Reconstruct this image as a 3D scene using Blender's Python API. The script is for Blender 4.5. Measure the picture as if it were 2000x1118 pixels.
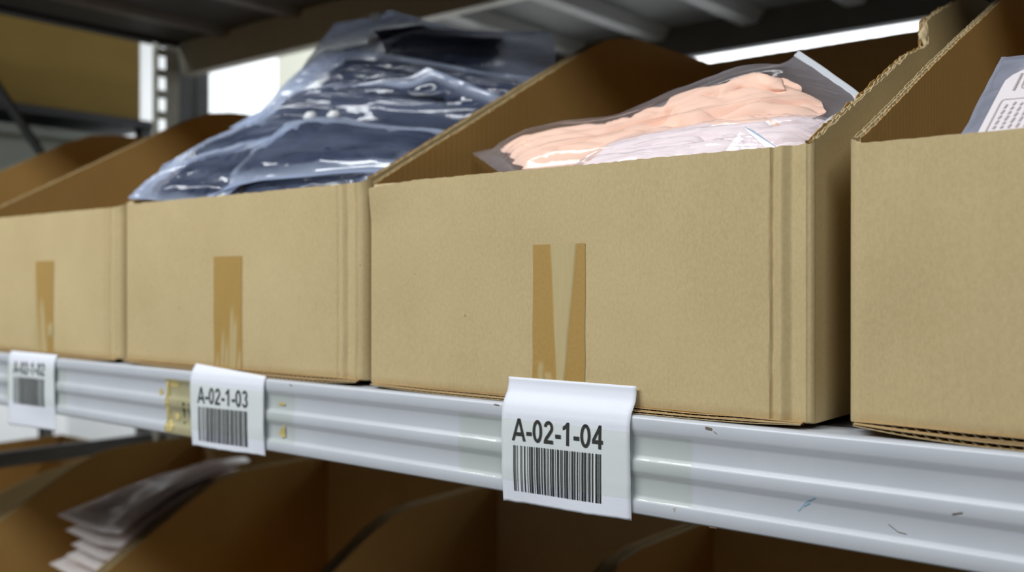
import bpy, bmesh, math, random
from math import sin, cos, pi, sqrt, tan, atan, atan2
from mathutils import Vector, noise

random.seed(7)
SC = bpy.context.scene
COL = SC.collection
for o in list(bpy.data.objects):
    bpy.data.objects.remove(o)

# ------------------------------------------------------------------ camera, lights, exposure
FPX = 1944.0
PSI = atan2(FPX, 2373.0)          # the camera is turned this far to the left of the rack's normal
CAMZ = 1.3434
PITCH = atan(5.0 / FPX)
cd = bpy.data.cameras.new('camera')
cd.sensor_width = 36.0
cd.lens = FPX / 2000.0 * 36.0
cd.clip_start = 0.02
cd.dof.use_dof = True
cd.dof.focus_distance = 0.70
cd.dof.aperture_fstop = 4.9
cam = bpy.data.objects.new('camera', cd)
COL.objects.link(cam)
cam.location = (0, 0, CAMZ)
cam.rotation_euler = (pi / 2 - PITCH, 0, PSI)
SC.camera = cam

w = bpy.data.worlds.new('world')
SC.world = w
w.use_nodes = True
w.node_tree.nodes['Background'].inputs[0].default_value = (0.80, 0.88, 1.0, 1)
w.node_tree.nodes['Background'].inputs[1].default_value = 0.10


def area(name, loc, target, sx, sy, power, col=(1, 1, 1)):
    l = bpy.data.lights.new(name, 'AREA')
    l.shape = 'RECTANGLE'
    l.size, l.size_y = sx, sy
    l.energy = power
    l.color = col
    o = bpy.data.objects.new(name, l)
    COL.objects.link(o)
    o.location = loc
    d = Vector(target) - Vector(loc)
    o.rotation_euler = d.to_track_quat('-Z', 'Y').to_euler()
    return o


area('aisle_tube_and_fill_light', (-1.65, -0.95, 2.95), (-1.65, 0.6, 1.3), 2.6, 0.45, 87, (0.93, 0.97, 1.0))
area('aisle_tube_and_fill_light', (1.30, -0.95, 2.95), (1.0, 0.6, 1.3), 1.2, 0.45, 30, (0.93, 0.97, 1.0))  # right-hand fill lamp, added to brighten the inner left walls of the boxes
area('back_aisle_tube_light', (-3.2, 2.45, 3.1), (-3.4, 3.6, 1.8), 6.0, 0.3, 250, (0.95, 0.99, 1.0))

SC.view_settings.view_transform = 'Standard'
SC.view_settings.look = 'None'
SC.view_settings.gamma = 1.0
SC.view_settings.use_curve_mapping = False
SC.view_settings.exposure = 0.0
SC.cycles.transparent_max_bounces = 24
SC.cycles.max_bounces = 10
SC.cycles.diffuse_bounces = 5


# ------------------------------------------------------------------ helpers
def _ray(px, py):
    R = Vector((cos(PSI), sin(PSI), 0))
    F0 = Vector((-sin(PSI), cos(PSI), 0))
    U0 = Vector((0, 0, 1))
    F = F0 * cos(PITCH) - U0 * sin(PITCH)
    U = U0 * cos(PITCH) + F0 * sin(PITCH)
    return F + R * ((px - 1000) / FPX) - U * ((py - 559) / FPX)


def at(px, py, Y):
    """measured point of the photograph at its own depth Y -> world point"""
    r = _ray(px, py)
    return Vector((0, 0, CAMZ)) + r * (Y / r.y)


def tag(o, label=None, cat=None, group=None, kind=None):
    if label: o['label'] = label
    if cat: o['category'] = cat
    if group: o['group'] = group
    if kind: o['kind'] = kind
    return o


def empty(name, loc):
    o = bpy.data.objects.new(name, None)
    o.empty_display_size = 0.05
    COL.objects.link(o)
    o.location = loc
    return o


class MB:
    """collects faces in world coordinates, builds ONE mesh object"""
    def __init__(s):
        s.v, s.f, s.m, s.a = [], [], [], {}

    def vert(s, p):
        s.v.append(tuple(p))
        return len(s.v) - 1

    def face(s, ids, mi=0):
        s.f.append(tuple(ids)); s.m.append(mi)

    def grid(s, P, mi=0, flip=False):
        """P[i][j] points"""
        n, m = len(P), len(P[0])
        b = len(s.v)
        for r in P:
            for p in r: s.v.append(tuple(p))
        for i in range(n - 1):
            for j in range(m - 1):
                q = (b + i * m + j, b + i * m + j + 1, b + (i + 1) * m + j + 1, b + (i + 1) * m + j)
                s.face(q[::-1] if flip else q, mi)
        return b

    def box(s, x0, x1, y0, y1, z0, z1, mi=0):
        b = len(s.v)
        for z in (z0, z1):
            for x, y in ((x0, y0), (x1, y0), (x1, y1), (x0, y1)):
                s.v.append((x, y, z))
        for q in ((3, 2, 1, 0), (4, 5, 6, 7), (0, 1, 5, 4), (1, 2, 6, 5), (2, 3, 7, 6), (3, 0, 4, 7)):
            s.face([b + k for k in q], mi)

    def prism(s, poly, axis, a0, a1, mi=0):
        """poly of 2D points extruded along axis ('x': poly=(y,z); 'y': (x,z); 'z': (x,y))"""
        b = len(s.v); n = len(poly)
        for a in (a0, a1):
            for p, q in poly:
                s.v.append({'x': (a, p, q), 'y': (p, a, q), 'z': (p, q, a)}[axis])
        for i in range(n):
            j = (i + 1) % n
            s.face((b + i, b + j, b + n + j, b + n + i), mi)
        s.face([b + i for i in range(n)][::-1], mi)
        s.face([b + n + i for i in range(n)], mi)

    def bar(s, p0, p1, wd, th, mi=0, up=Vector((0, 0, 1))):
        p0, p1 = Vector(p0), Vector(p1)
        d = (p1 - p0).normalized()
        a = d.cross(up)
        if a.length < 1e-4: a = d.cross(Vector((1, 0, 0)))
        a.normalize(); c = a.cross(d)
        b = len(s.v)
        for p in (p0, p1):
            for sa, sb in ((-1, -1), (1, -1), (1, 1), (-1, 1)):
                s.v.append(tuple(p + a * sa * wd / 2 + c * sb * th / 2))
        for q in ((3, 2, 1, 0), (4, 5, 6, 7), (0, 1, 5, 4), (1, 2, 6, 5), (2, 3, 7, 6), (3, 0, 4, 7)):
            s.face([b + k for k in q], mi)

    def ribbon(s, path, th, zb, zt, mi=0, rows=1):
        """standing sheet of thickness th along plan path; zt(x, y) gives its cut height"""
        n = len(path)
        L, Rr = [], []
        for i in range(n):
            a = path[max(0, i - 1)]; b = path[min(n - 1, i + 1)]
            dx, dy = b[0] - a[0], b[1] - a[1]
            l = sqrt(dx * dx + dy * dy) or 1e-9
            nx, ny = -dy / l * th / 2, dx / l * th / 2
            L.append((path[i][0] + nx, path[i][1] + ny)); Rr.append((path[i][0] - nx, path[i][1] - ny))
        G = []
        tops = [zt(*p) for p in path]
        for side, rev in ((L, False), (Rr, True)):
            for k in range(rows + 1):
                row = [(side[i][0], side[i][1], zb + (tops[i] - zb) * k / rows) for i in range(n)]
                G.append(row)
        order = G[:rows + 1] + G[rows + 1:][::-1]
        s.grid(order, mi, flip=True)

    def build(s, name, mats, parent=None, smooth=False, bevel=0.0, angle=None):
        me = bpy.data.meshes.new(name)
        off = parent_base(parent)
        me.from_pydata([(p[0] - off.x, p[1] - off.y, p[2] - off.z) for p in s.v], [], s.f)
        if not isinstance(mats, (list, tuple)): mats = [mats]
        for m in mats: me.materials.append(m)
        if len(mats) > 1:
            me.polygons.foreach_set('material_index', s.m)
        if smooth:
            me.polygons.foreach_set('use_smooth', [True] * len(s.f))
        for k, vals in s.a.items():
            at_ = me.attributes.new(k, 'FLOAT', 'POINT')
            at_.data.foreach_set('value', vals)
        me.update()
        o = bpy.data.objects.new(name, me)
        COL.objects.link(o)
        if parent is not None: o.parent = parent
        if bevel:
            b = o.modifiers.new('bevel', 'BEVEL')
            b.width = bevel; b.segments = 2; b.limit_method = 'ANGLE'
        if smooth and angle:
            e = o.modifiers.new('split', 'EDGE_SPLIT')
            e.split_angle = angle
        return o


def parent_base(p):
    off = Vector((0, 0, 0))
    while p is not None:
        off += Vector(p.location)
        p = p.parent
    return off


def nz(x, y=0.0, z=0.0):
    return noise.noise(Vector((x, y, z)))


def smooth(a, b, x):
    t = max(0.0, min(1.0, (x - a) / (b - a)))
    return t * t * (3 - 2 * t)


def pl(pts, x):
    """piecewise linear"""
    if x <= pts[0][0]: return pts[0][1]
    for (a, fa), (b, fb) in zip(pts, pts[1:]):
        if x <= b: return fa + (fb - fa) * (x - a) / (b - a)
    return pts[-1][1]


# ------------------------------------------------------------------ materials
def newmat(name):
    m = bpy.data.materials.new(name)
    m.use_nodes = True
    nt = m.node_tree
    for n in list(nt.nodes): nt.nodes.remove(n)
    out = nt.nodes.new('ShaderNodeOutputMaterial')
    return m, nt, out


def N(nt, t, **kw):
    n = nt.nodes.new(t)
    for k, v in kw.items():
        if hasattr(n, k) and not k[0].isupper(): setattr(n, k, v)
        else: n.inputs[k.replace('_', ' ')].default_value = v
    return n


def simple(name, col, rough=0.6, metal=0.0, spec=0.4, var=0.08, scale=60, bump=0.0, bscale=300):
    m, nt, out = newmat(name)
    p = N(nt, 'ShaderNodeBsdfPrincipled', Roughness=rough, Metallic=metal)
    p.inputs['Specular IOR Level'].default_value = spec
    tc = N(nt, 'ShaderNodeTexCoord')
    n = N(nt, 'ShaderNodeTexNoise', Scale=scale, Detail=4.0)
    nt.links.new(tc.outputs['Object'], n.inputs['Vector'])
    mx = N(nt, 'ShaderNodeMix', data_type='RGBA')
    c = Vector(col)
    mx.inputs[6].default_value = (*[max(0, v * (1 - var)) for v in c], 1)
    mx.inputs[7].default_value = (*[min(1, v * (1 + var)) for v in c], 1)
    nt.links.new(n.outputs['Fac'], mx.inputs[0])
    nt.links.new(mx.outputs[2], p.inputs['Base Color'])
    if bump:
        b = N(nt, 'ShaderNodeBump', Strength=bump, Distance=0.001)
        n2 = N(nt, 'ShaderNodeTexNoise', Scale=bscale, Detail=3.0)
        nt.links.new(tc.outputs['Object'], n2.inputs['Vector'])
        nt.links.new(n2.outputs['Fac'], b.inputs['Height'])
        nt.links.new(b.outputs['Normal'], p.inputs['Normal'])
    nt.links.new(p.outputs[0], out.inputs[0])
    return m


def kraft(name, c0, c1, axis='X', flute=0.25):
    """kraft liner: fibre mottling, specks, faint vertical flute lines"""
    m, nt, out = newmat(name)
    L = nt.links.new
    p = N(nt, 'ShaderNodeBsdfPrincipled', Roughness=0.82)
    p.inputs['Specular IOR Level'].default_value = 0.25
    tc = N(nt, 'ShaderNodeTexCoord')
    n1 = N(nt, 'ShaderNodeTexNoise', Scale=9.0, Detail=5.0, Roughness=0.6)
    n2 = N(nt, 'ShaderNodeTexNoise', Scale=520.0, Detail=3.0, Roughness=0.7)
    L(tc.outputs['Object'], n1.inputs['Vector'])
    mp = N(nt, 'ShaderNodeMapping')
    mp.inputs['Scale'].default_value = (1.0, 1.0, 0.55)
    L(tc.outputs['Object'], mp.inputs['Vector'])
    L(mp.outputs[0], n2.inputs['Vector'])
    ad = N(nt, 'ShaderNodeMath', operation='MULTIPLY_ADD')
    ad.inputs[1].default_value = 0.55
    L(n2.outputs['Fac'], ad.inputs[0])
    ml = N(nt, 'ShaderNodeMath', operation='MULTIPLY')
    ml.inputs[1].default_value = 0.45
    L(n1.outputs['Fac'], ml.inputs[0]); L(ml.outputs[0], ad.inputs[2])
    mx = N(nt, 'ShaderNodeMix', data_type='RGBA')
    mx.inputs[6].default_value = (*c0, 1); mx.inputs[7].default_value = (*c1, 1)
    mr = N(nt, 'ShaderNodeMapRange')
    mr.inputs[1].default_value = 0.28; mr.inputs[2].default_value = 0.72
    L(ad.outputs[0], mr.inputs[0]); L(mr.outputs[0], mx.inputs[0])
    # sparse dark fibre specks
    n3 = N(nt, 'ShaderNodeTexNoise', Scale=260.0, Detail=1.0)
    L(tc.outputs['Object'], n3.inputs['Vector'])
    sp = N(nt, 'ShaderNodeMapRange')
    sp.inputs[1].default_value = 0.80; sp.inputs[2].default_value = 0.84
    L(n3.outputs['Fac'], sp.inputs[0])
    mx2 = N(nt, 'ShaderNodeMix', data_type='RGBA')
    mx2.inputs[7].default_value = (c0[0] * 0.45, c0[1] * 0.42, c0[2] * 0.4, 1)
    L(sp.outputs[0], mx2.inputs[0]); L(mx.outputs[2], mx2.inputs[6])
    L(mx2.outputs[2], p.inputs['Base Color'])
    wv = N(nt, 'ShaderNodeTexWave', wave_type='BANDS', bands_direction=axis, Scale=43.0, Distortion=0.6)
    wv.inputs['Detail'].default_value = 1.0
    L(tc.outputs['Object'], wv.inputs['Vector'])
    b1 = N(nt, 'ShaderNodeBump', Strength=flute, Distance=0.0006)
    L(wv.outputs['Fac'], b1.inputs['Height'])
    b2 = N(nt, 'ShaderNodeBump', Strength=0.22, Distance=0.0006)
    L(n2.outputs['Fac'], b2.inputs['Height']); L(b1.outputs['Normal'], b2.inputs['Normal'])
    L(b2.outputs['Normal'], p.inputs['Normal'])
    L(p.outputs[0], out.inputs[0])
    return m


def film(name, col, alpha, rough=0.22, edge=0.35, tint=(1, 1, 1), bump=0.15, bscale=55, gloss=0.035, touch=None, trans=0.35):
    """plastic film: partly see-through, glossy, milkier at grazing angles"""
    m, nt, out = newmat(name)
    L = nt.links.new
    tr = N(nt, 'ShaderNodeBsdfTransparent')
    tr.inputs[0].default_value = (*tint, 1)
    p = N(nt, 'ShaderNodeBsdfPrincipled', Roughness=rough)
    p.inputs['Base Color'].default_value = (*col, 1)
    p.inputs['Specular IOR Level'].default_value = 0.6
    tc = N(nt, 'ShaderNodeTexCoord')
    n = N(nt, 'ShaderNodeTexNoise', Scale=bscale, Detail=3.0, Distortion=0.8)
    L(tc.outputs['Object'], n.inputs['Vector'])
    b = N(nt, 'ShaderNodeBump', Strength=bump, Distance=0.004)
    L(n.outputs['Fac'], b.inputs['Height']); L(b.outputs['Normal'], p.inputs['Normal'])
    lw = N(nt, 'ShaderNodeLayerWeight', Blend=0.35)
    ma = N(nt, 'ShaderNodeMath', operation='MULTIPLY_ADD', use_clamp=True)
    ma.inputs[1].default_value = edge; ma.inputs[2].default_value = alpha
    L(lw.outputs['Facing'], ma.inputs[0])
    al = ma
    if touch is not None:
        ca = N(nt, 'ShaderNodeAttribute', attribute_name='contact')
        cm = N(nt, 'ShaderNodeMapRange')          # film pressed on the cloth turns clearer
        cm.inputs[3].default_value = 1.0; cm.inputs[4].default_value = touch
        L(ca.outputs['Fac'], cm.inputs[0])
        al = N(nt, 'ShaderNodeMath', operation='MULTIPLY', use_clamp=True)
        L(ma.outputs[0], al.inputs[0]); L(cm.outputs[0], al.inputs[1])
    tl = N(nt, 'ShaderNodeBsdfTranslucent')
    tl.inputs[0].default_value = (*col, 1)
    pt = N(nt, 'ShaderNodeMixShader')
    pt.inputs[0].default_value = trans
    L(p.outputs[0], pt.inputs[1]); L(tl.outputs[0], pt.inputs[2])
    mx = N(nt, 'ShaderNodeMixShader')
    L(al.outputs[0], mx.inputs[0]); L(tr.outputs[0], mx.inputs[1]); L(pt.outputs[0], mx.inputs[2])
    # clear gloss that stays even where the film is nearly invisible
    g = N(nt, 'ShaderNodeBsdfGlossy', Roughness=0.12)
    L(b.outputs['Normal'], g.inputs['Normal'])
    pw = N(nt, 'ShaderNodeMath', operation='POWER')
    pw.inputs[1].default_value = 3.5
    L(lw.outputs['Facing'], pw.inputs[0])
    fr = N(nt, 'ShaderNodeMath', operation='MULTIPLY_ADD', use_clamp=True)
    fr.inputs[1].default_value = 0.35; fr.inputs[2].default_value = gloss
    L(pw.outputs[0], fr.inputs[0])
    mx2 = N(nt, 'ShaderNodeMixShader')
    L(fr.outputs[0], mx2.inputs[0]); L(mx.outputs[0], mx2.inputs[1]); L(g.outputs[0], mx2.inputs[2])
    L(mx2.outputs[0], out.inputs[0])
    return m


def tape_mat():
    """brown packing tape; point attribute 'lift' marks where it has come unstuck and shows pale"""
    m, nt, out = newmat('packing_tape')
    L = nt.links.new
    p = N(nt, 'ShaderNodeBsdfPrincipled', Roughness=0.38)
    p.inputs['Specular IOR Level'].default_value = 0.35
    tc = N(nt, 'ShaderNodeTexCoord')
    n = N(nt, 'ShaderNodeTexNoise', Scale=420.0, Detail=3.0)
    L(tc.outputs['Object'], n.inputs['Vector'])
    mx = N(nt, 'ShaderNodeMix', data_type='RGBA')
    mx.inputs[6].default_value = (0.335, 0.205, 0.058, 1); mx.inputs[7].default_value = (0.43, 0.275, 0.092, 1)
    L(n.outputs['Fac'], mx.inputs[0])
    a = N(nt, 'ShaderNodeAttribute', attribute_name='lift')
    mp = N(nt, 'ShaderNodeMapping'); mp.inputs['Scale'].default_value = (1, 1, 0.04)
    L(tc.outputs['Object'], mp.inputs['Vector'])
    n2 = N(nt, 'ShaderNodeTexNoise', Scale=700.0, Detail=2.0)
    L(mp.outputs[0], n2.inputs['Vector'])
    mp2 = N(nt, 'ShaderNodeMix', data_type='RGBA')
    mp2.inputs[6].default_value = (0.43, 0.335, 0.165, 1); mp2.inputs[7].default_value = (0.50, 0.405, 0.215, 1)
    L(n2.outputs['Fac'], mp2.inputs[0])
    mx2 = N(nt, 'ShaderNodeMix', data_type='RGBA')
    L(a.outputs['Fac'], mx2.inputs[0]); L(mx.outputs[2], mx2.inputs[6]); L(mp2.outputs[2], mx2.inputs[7])
    L(mx2.outputs[2], p.inputs['Base Color'])
    L(p.outputs[0], out.inputs[0])
    return m


def paint_mat():
    """off-white enamel of the rack beam with scuffs and small chips"""
    m, nt, out = newmat('white_enamel')
    L = nt.links.new
    p = N(nt, 'ShaderNodeBsdfPrincipled', Roughness=0.34)
    p.inputs['Specular IOR Level'].default_value = 0.5
    tc = N(nt, 'ShaderNodeTexCoord')
    n1 = N(nt, 'ShaderNodeTexNoise', Scale=14.0, Detail=6.0, Roughness=0.7)
    L(tc.outputs['Object'], n1.inputs['Vector'])
    mx = N(nt, 'ShaderNodeMix', data_type='RGBA')
    mx.inputs[6].default_value = (0.43, 0.45, 0.485, 1); mx.inputs[7].default_value = (0.52, 0.535, 0.565, 1)
    L(n1.outputs['Fac'], mx.inputs[0])
    # chips
    n2 = N(nt, 'ShaderNodeTexNoise', Scale=62.0, Detail=4.0, Roughness=0.75)
    L(tc.outputs['Object'], n2.inputs['Vector'])
    mr = N(nt, 'ShaderNodeMapRange'); mr.inputs[1].default_value = 0.70; mr.inputs[2].default_value = 0.76
    L(n2.outputs['Fac'], mr.inputs[0])
    mx2 = N(nt, 'ShaderNodeMix', data_type='RGBA'); mx2.inputs[7].default_value = (0.30, 0.27, 0.20, 1)
    L(mr.outputs[0], mx2.inputs[0]); L(mx.outputs[2], mx2.inputs[6])
    L(mx2.outputs[2], p.inputs['Base Color'])
    b = N(nt, 'ShaderNodeBump', Strength=0.06, Distance=0.001)
    n3 = N(nt, 'ShaderNodeTexNoise', Scale=900.0)
    L(tc.outputs['Object'], n3.inputs['Vector'])
    L(n3.outputs['Fac'], b.inputs['Height']); L(b.outputs['Normal'], p.inputs['Normal'])
    L(p.outputs[0], out.inputs[0])
    return m


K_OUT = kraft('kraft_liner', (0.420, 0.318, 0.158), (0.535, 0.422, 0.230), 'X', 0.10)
K_SIDE = kraft('kraft_liner_bounce_tint', (0.385, 0.222, 0.062), (0.465, 0.278, 0.088), 'Y', 0.22)  # inner liner: orange bounce light between the walls mixed into its colour
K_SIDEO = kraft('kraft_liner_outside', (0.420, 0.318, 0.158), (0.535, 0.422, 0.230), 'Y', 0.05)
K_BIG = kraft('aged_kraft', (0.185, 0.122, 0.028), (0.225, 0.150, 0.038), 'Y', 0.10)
K_EDGE = simple('kraft_cut_edge', (0.50, 0.39, 0.225), 0.9, var=0.25, scale=700)
TAPE = tape_mat()
PAINT = paint_mat()
STEEL = simple('grey_steel', (0.16, 0.165, 0.175), 0.5, 0.2, var=0.15, scale=30)
RIBM = simple('rib_enamel', (0.30, 0.31, 0.33), 0.4, 0.0, var=0.1, scale=30)
DARK = simple('dark_and_shaded_steel', (0.055, 0.055, 0.06), 0.55, 0.1, var=0.2, scale=30)
ENAMEL_SHADE = simple('shaded_off_white_enamel', (0.46, 0.46, 0.40), 0.45, 0.0, var=0.08, scale=30)  # off-white beam paint, its olive look in shade put into the colour
PAPER = simple('label_paper', (0.69, 0.705, 0.765), 0.6, var=0.02, scale=40, bump=0.08, bscale=500)
INK = simple('black_ink', (0.012, 0.012, 0.013), 0.7, var=0.3, scale=900)
INK2 = simple('brown_ink', (0.44, 0.37, 0.36), 0.6, var=0.2, scale=900)
CLEAR = film('clear_tape', (0.74, 0.78, 0.68), 0.035, 0.16, 0.03, (0.985, 0.998, 0.96), 0.10, 160, 0.03)
YELLOW = simple('yellowed_residue', (0.52, 0.42, 0.17), 0.55, var=0.45, scale=120, bump=0.3, bscale=200)
YELLOW2 = film('stained_adhesive', (0.60, 0.51, 0.24), 0.48, 0.4, 0.05, (1, 0.98, 0.9), 0.2, 200)
FROST = film('frosted_film', (0.60, 0.68, 0.86), 0.54, 0.22, 0.40, (1, 1, 1), 0.22, 26, 0.035, 0.065, 0.52)
FROST2 = film('frosted_film_grey', (0.44, 0.46, 0.56), 0.66, 0.35, 0.2, (1, 1, 1), 0.15, 40)
CLEARBAG = film('clear_bag_film', (0.70, 0.68, 0.75), 0.075, 0.15, 0.24, (1, 1, 1), 0.35, 38, 0.03, 0.4, 0.4)
PINKBAG = film('cloudy_film', (0.84, 0.80, 0.78), 0.60, 0.3, 0.3, (1, 1, 1), 0.2, 30, 0.03, 0.45)
NAVY = simple('navy_fabric', (0.009, 0.018, 0.050), 0.85, var=0.35, scale=22, bump=0.5, bscale=40)
PEACH = simple('peach_fabric', (0.86, 0.565, 0.43), 0.8, var=0.05, scale=20, bump=0.5, bscale=60)
PALE = simple('pale_pink_fabric', (0.80, 0.68, 0.69), 0.8, var=0.06, scale=20, bump=0.5, bscale=60)
PINK = simple('pink_fabric', (0.78, 0.54, 0.48), 0.8, var=0.1, scale=20)
SLIDER = simple('white_plastic', (0.80, 0.80, 0.78), 0.4, var=0.02)
ZIPS = film('zip_film_glint', (0.86, 0.90, 0.97), 0.80, 0.16, 0.2)  # near-white and dense: lamp glint on the zip put into the colour
ZIP = film('zip_strip_film', (0.66, 0.72, 0.84), 0.42, 0.2, 0.2)
ZIPB = film('blue_zip_strip', (0.60, 0.72, 0.84), 0.70, 0.2, 0.2)
TAGP = simple('pinkish_label', (0.74, 0.68, 0.69), 0.7, var=0.03)
WALLW = simple('white_wall_paint', (0.82, 0.83, 0.84), 0.8, var=0.02)
WALLD = simple('brown_grey_wall', (0.16, 0.14, 0.12), 0.8, var=0.1, scale=3)
CREAM = simple('cream_paint', (0.24, 0.24, 0.205), 0.8, var=0.03)
CONC = simple('concrete', (0.14, 0.14, 0.135), 0.7, var=0.15, scale=4)
CEILM = simple('ceiling_sheet', (0.10, 0.10, 0.105), 0.8)
TOTE = simple('grey_green_plastic', (0.33, 0.355, 0.325), 0.55, var=0.04)
BLUEPEN = simple('blue_pen', (0.15, 0.42, 0.60), 0.6)
SCUFF = simple('scuff_brown', (0.16, 0.12, 0.09), 0.8)

# ------------------------------------------------------------------ the hall
def struct(name, mb, mat):
    o = mb.build(name, mat)
    o['kind'] = 'structure'
    return o

b = MB(); b.box(-8, 4, -3.2, 4.2, -0.1, 0); struct('floor', b, CONC)
b = MB(); b.box(-8, 4, -3.2, 4.2, 4.6, 4.7); struct('ceiling', b, CEILM)
b = MB(); b.box(-8, 4, 4.0, 4.2, 0, 4.6); struct('wall_back', b, WALLW)
b = MB(); b.box(-8.2, -8, -3.2, 4.2, 0, 4.6); struct('wall_left', b, WALLW)
b = MB(); b.box(4, 4.2, -3.2, 4.2, 0, 4.6); struct('wall_right', b, WALLD)
b = MB(); b.box(-8, 4, -3.4, -3.2, 0, 4.6); struct('wall_front', b, WALLD)
p0 = at(541, 110, 3.7); p1 = at(640, 110, 3.7)
b = MB(); b.box(p0.x, p1.x, 3.7, 4.0, 0, 4.6); struct('trim_1', b, CREAM)

# ------------------------------------------------------------------ rack in front
RX0, RX1 = -1.99, 0.75
YF, YB = 0.600, 1.270
rack = tag(empty('storage_rack', ((RX0 + RX1) / 2, 0.93, 0)),
           'white enamelled steel rack carrying the row of open cardboard boxes', 'rack')


def beam_profile(zt, front, h=0.0705, sgn=1):
    """(y, z) outline of the grooved beam; grooves face the aisle"""
    pts = [(0.0068, 0.0), (0.0022, -0.0002), (0.0007, -0.0009), (0.0, -0.0026), (0.0, -0.0095), (0.0004, -0.0112), (0.0019, -0.0148),
           (0.0024, -0.0165), (0.0024, -0.0275), (0.0021, -0.0288), (0.0005, -0.0312), (0.0, -0.0326), (0.0, -0.0385),
           (0.0004, -0.0402), (0.0019, -0.0436), (0.0024, -0.0453), (0.0024, -0.0562), (0.0021, -0.0575),
           (0.0005, -0.0599), (0.0, -0.0613), (0.0, -h + 0.002), (0.0006, -h + 0.0006), (0.002, -h)]
    o = [(front + sgn * y, zt + z) for y, z in pts]
    o += [(front + sgn * 0.030, zt - h), (front + sgn * 0.030, zt - h + 0.002), (front + sgn * 0.036, zt - 0.002), (front + sgn * 0.036, zt)]
    return o


def beam(name, zt, front, sgn, mat, parent, x0=RX0 + .025, x1=RX1 - .025):
    m = MB(); m.prism(beam_profile(zt, front, sgn=sgn), 'x', x0, x1)
    if sgn < 0: m.f = [f[::-1] for f in m.f]
    return m.build(name, mat, parent, smooth=True, angle=math.radians(50))


BT = 1.2500
beam('front_beam', BT, YF, 1, PAINT, rack)
beam('rear_beam', BT, YB, -1, STEEL, rack)
beam('front_beam', 1.8755, YF, 1, PAINT, rack)
beam('rear_beam', 1.8755, YB, -1, ENAMEL_SHADE, rack)
beam('front_beam', 0.60, YF, 1, PAINT, rack)
beam('rear_beam', 0.60, YB, -1, STEEL, rack)
for zd in (BT - 0.0008, 1.8755, 0.60):
    m = MB()
    m.box(RX0 + .03, RX1 - .03, YF + .0065, YB - .0065, zd - 0.0022, zd - 0.0002)
    m.box(RX0 + .03, RX0 + .034, YF + .037, YB - .037, zd - 0.012, zd - 0.0022)
    d = m.build('deck_panel', STEEL if zd < 1.5 else DARK, rack)  # upper deck darker: the shade on its underside put into the colour
    for k in range(11):
        x = RX0 + 0.20 + k * 0.235
        if x > RX1 - .1: break
        m = MB(); m.prism([(x - .022, zd - .0025), (x - .014, zd - .014), (x + .014, zd - .014), (x + .022, zd - .0025)], 'y', YF + .038, YB - .038)
        m.build('deck_rib', STEEL, d)


def upright(x, y0, y1, parent, z1=2.6, mat=ENAMEL_SHADE, face=1):
    """C-section post: perforated side plate with a column of slots, plus two flanges"""
    m = MB()
    t = 0.002
    a, e = (y0, y1)
    s0, s1 = a + 0.004, a + 0.022             # slot column
    m.box(x - t, x, a, s0, 0.0, z1)
    m.box(x - t, x, s1, e, 0.0, z1)
    z = 0.0
    k = 0
    while z < z1:
        zz = min(z + 0.018, z1)
        m.box(x - t, x, s0, s1, z, zz)         # bridge between slots
        z += 0.046
    m.box(x - 0.035, x - t, e - t, e, 0, z1)
    m.box(x - 0.018, x - t, a, a + t, 0, z1)
    return m.build('upright', mat, parent)


upright(RX0 + 0.020, 1.186, 1.240, rack)
upright(RX0 + 0.020, 0.604, 0.655, rack)
upright(RX1, 1.186, 1.240, rack)
upright(RX1, 0.604, 0.655, rack)
# end-frame braces
m = MB(); m.bar((RX0 - .004, 0.62, 1.0), (RX0 - .004, 1.235, 1.0), 0.012, 0.030); m.build('brace', STEEL, rack)
pA = Vector((RX0 - .004, 0.885, 1.690)); pB = Vector((RX0 - .004, 0.955, 1.590))
dd = (pB - pA).normalized()
m = MB(); m.bar(pA - dd * 0.42, pA + dd * 0.50, 0.006, 0.030, up=Vector((1, 0, 0))); m.build('brace', DARK, rack)
m = MB(); m.bar((RX0 - .002, 0.62, 1.8805), (RX0 - .002, 1.25, 1.8805), 0.012, 0.026); m.build('brace', DARK, rack)

# ------------------------------------------------------------------ rack behind, back to back
rack2 = tag(empty('storage_rack', (-0.6, 1.6, 0)),
            'dark steel rack standing behind the front rack, its ribbed upper shelf seen from below', 'rack')
X20, X21 = -1.66, 0.75
beam('front_beam', 1.905, 1.305, 1, ENAMEL_SHADE, rack2, X20, X21)
beam('rear_beam', 1.905, 1.930, -1, DARK, rack2, X20, X21)
m = MB(); m.box(X20, X21, 1.312, 1.923, 1.901, 1.9045); d2 = m.build('deck_panel', STEEL, rack2)
for x in (-1.60, -1.36, -1.14, -0.92, -0.70, -0.48, -0.26):
    m = MB(); m.prism([(x - .034, 1.9), (x - .018, 1.876), (x + .018, 1.876), (x + .034, 1.9)], 'y', 1.342, 1.893)
    m.build('deck_rib', RIBM, d2)
for xx in (X20, X21):
    m = MB()
    m.box(xx, xx + 0.04, 1.893, 1.93, 0, 2.6)
    m.build('upright', DARK, rack2)
m = MB(); m.box(X21, X21 + 0.04, 1.305, 1.342, 0, 2.6); m.build('upright', DARK, rack2)
# the post seen next to the front rack's rear post
m = MB()
m.box(RX0 + .006, RX0 + .010, 1.2415, 1.288, 0, 2.6)
m.box(RX0 - .03, RX0 + .012, 1.288, 1.322, 0, 2.6)
m.build('upright', STEEL, rack2)
m = MB(); m.box(-3.1, X21, 1.345, 1.37, 1.0, 1.075); m.build('tie_bar', DARK, rack2)
m = MB(); m.box(RX0 - .02, X21, 1.305, 1.33, 0.20, 0.24); m.build('tie_bar', STEEL, rack2)

# ------------------------------------------------------------------ cardboard boxes
TH = 0.0064


def jit(seed, x, amp):
    return amp * (nz(x * 180, seed) + 0.6 * nz(x * 420, seed + 9.3))


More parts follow.
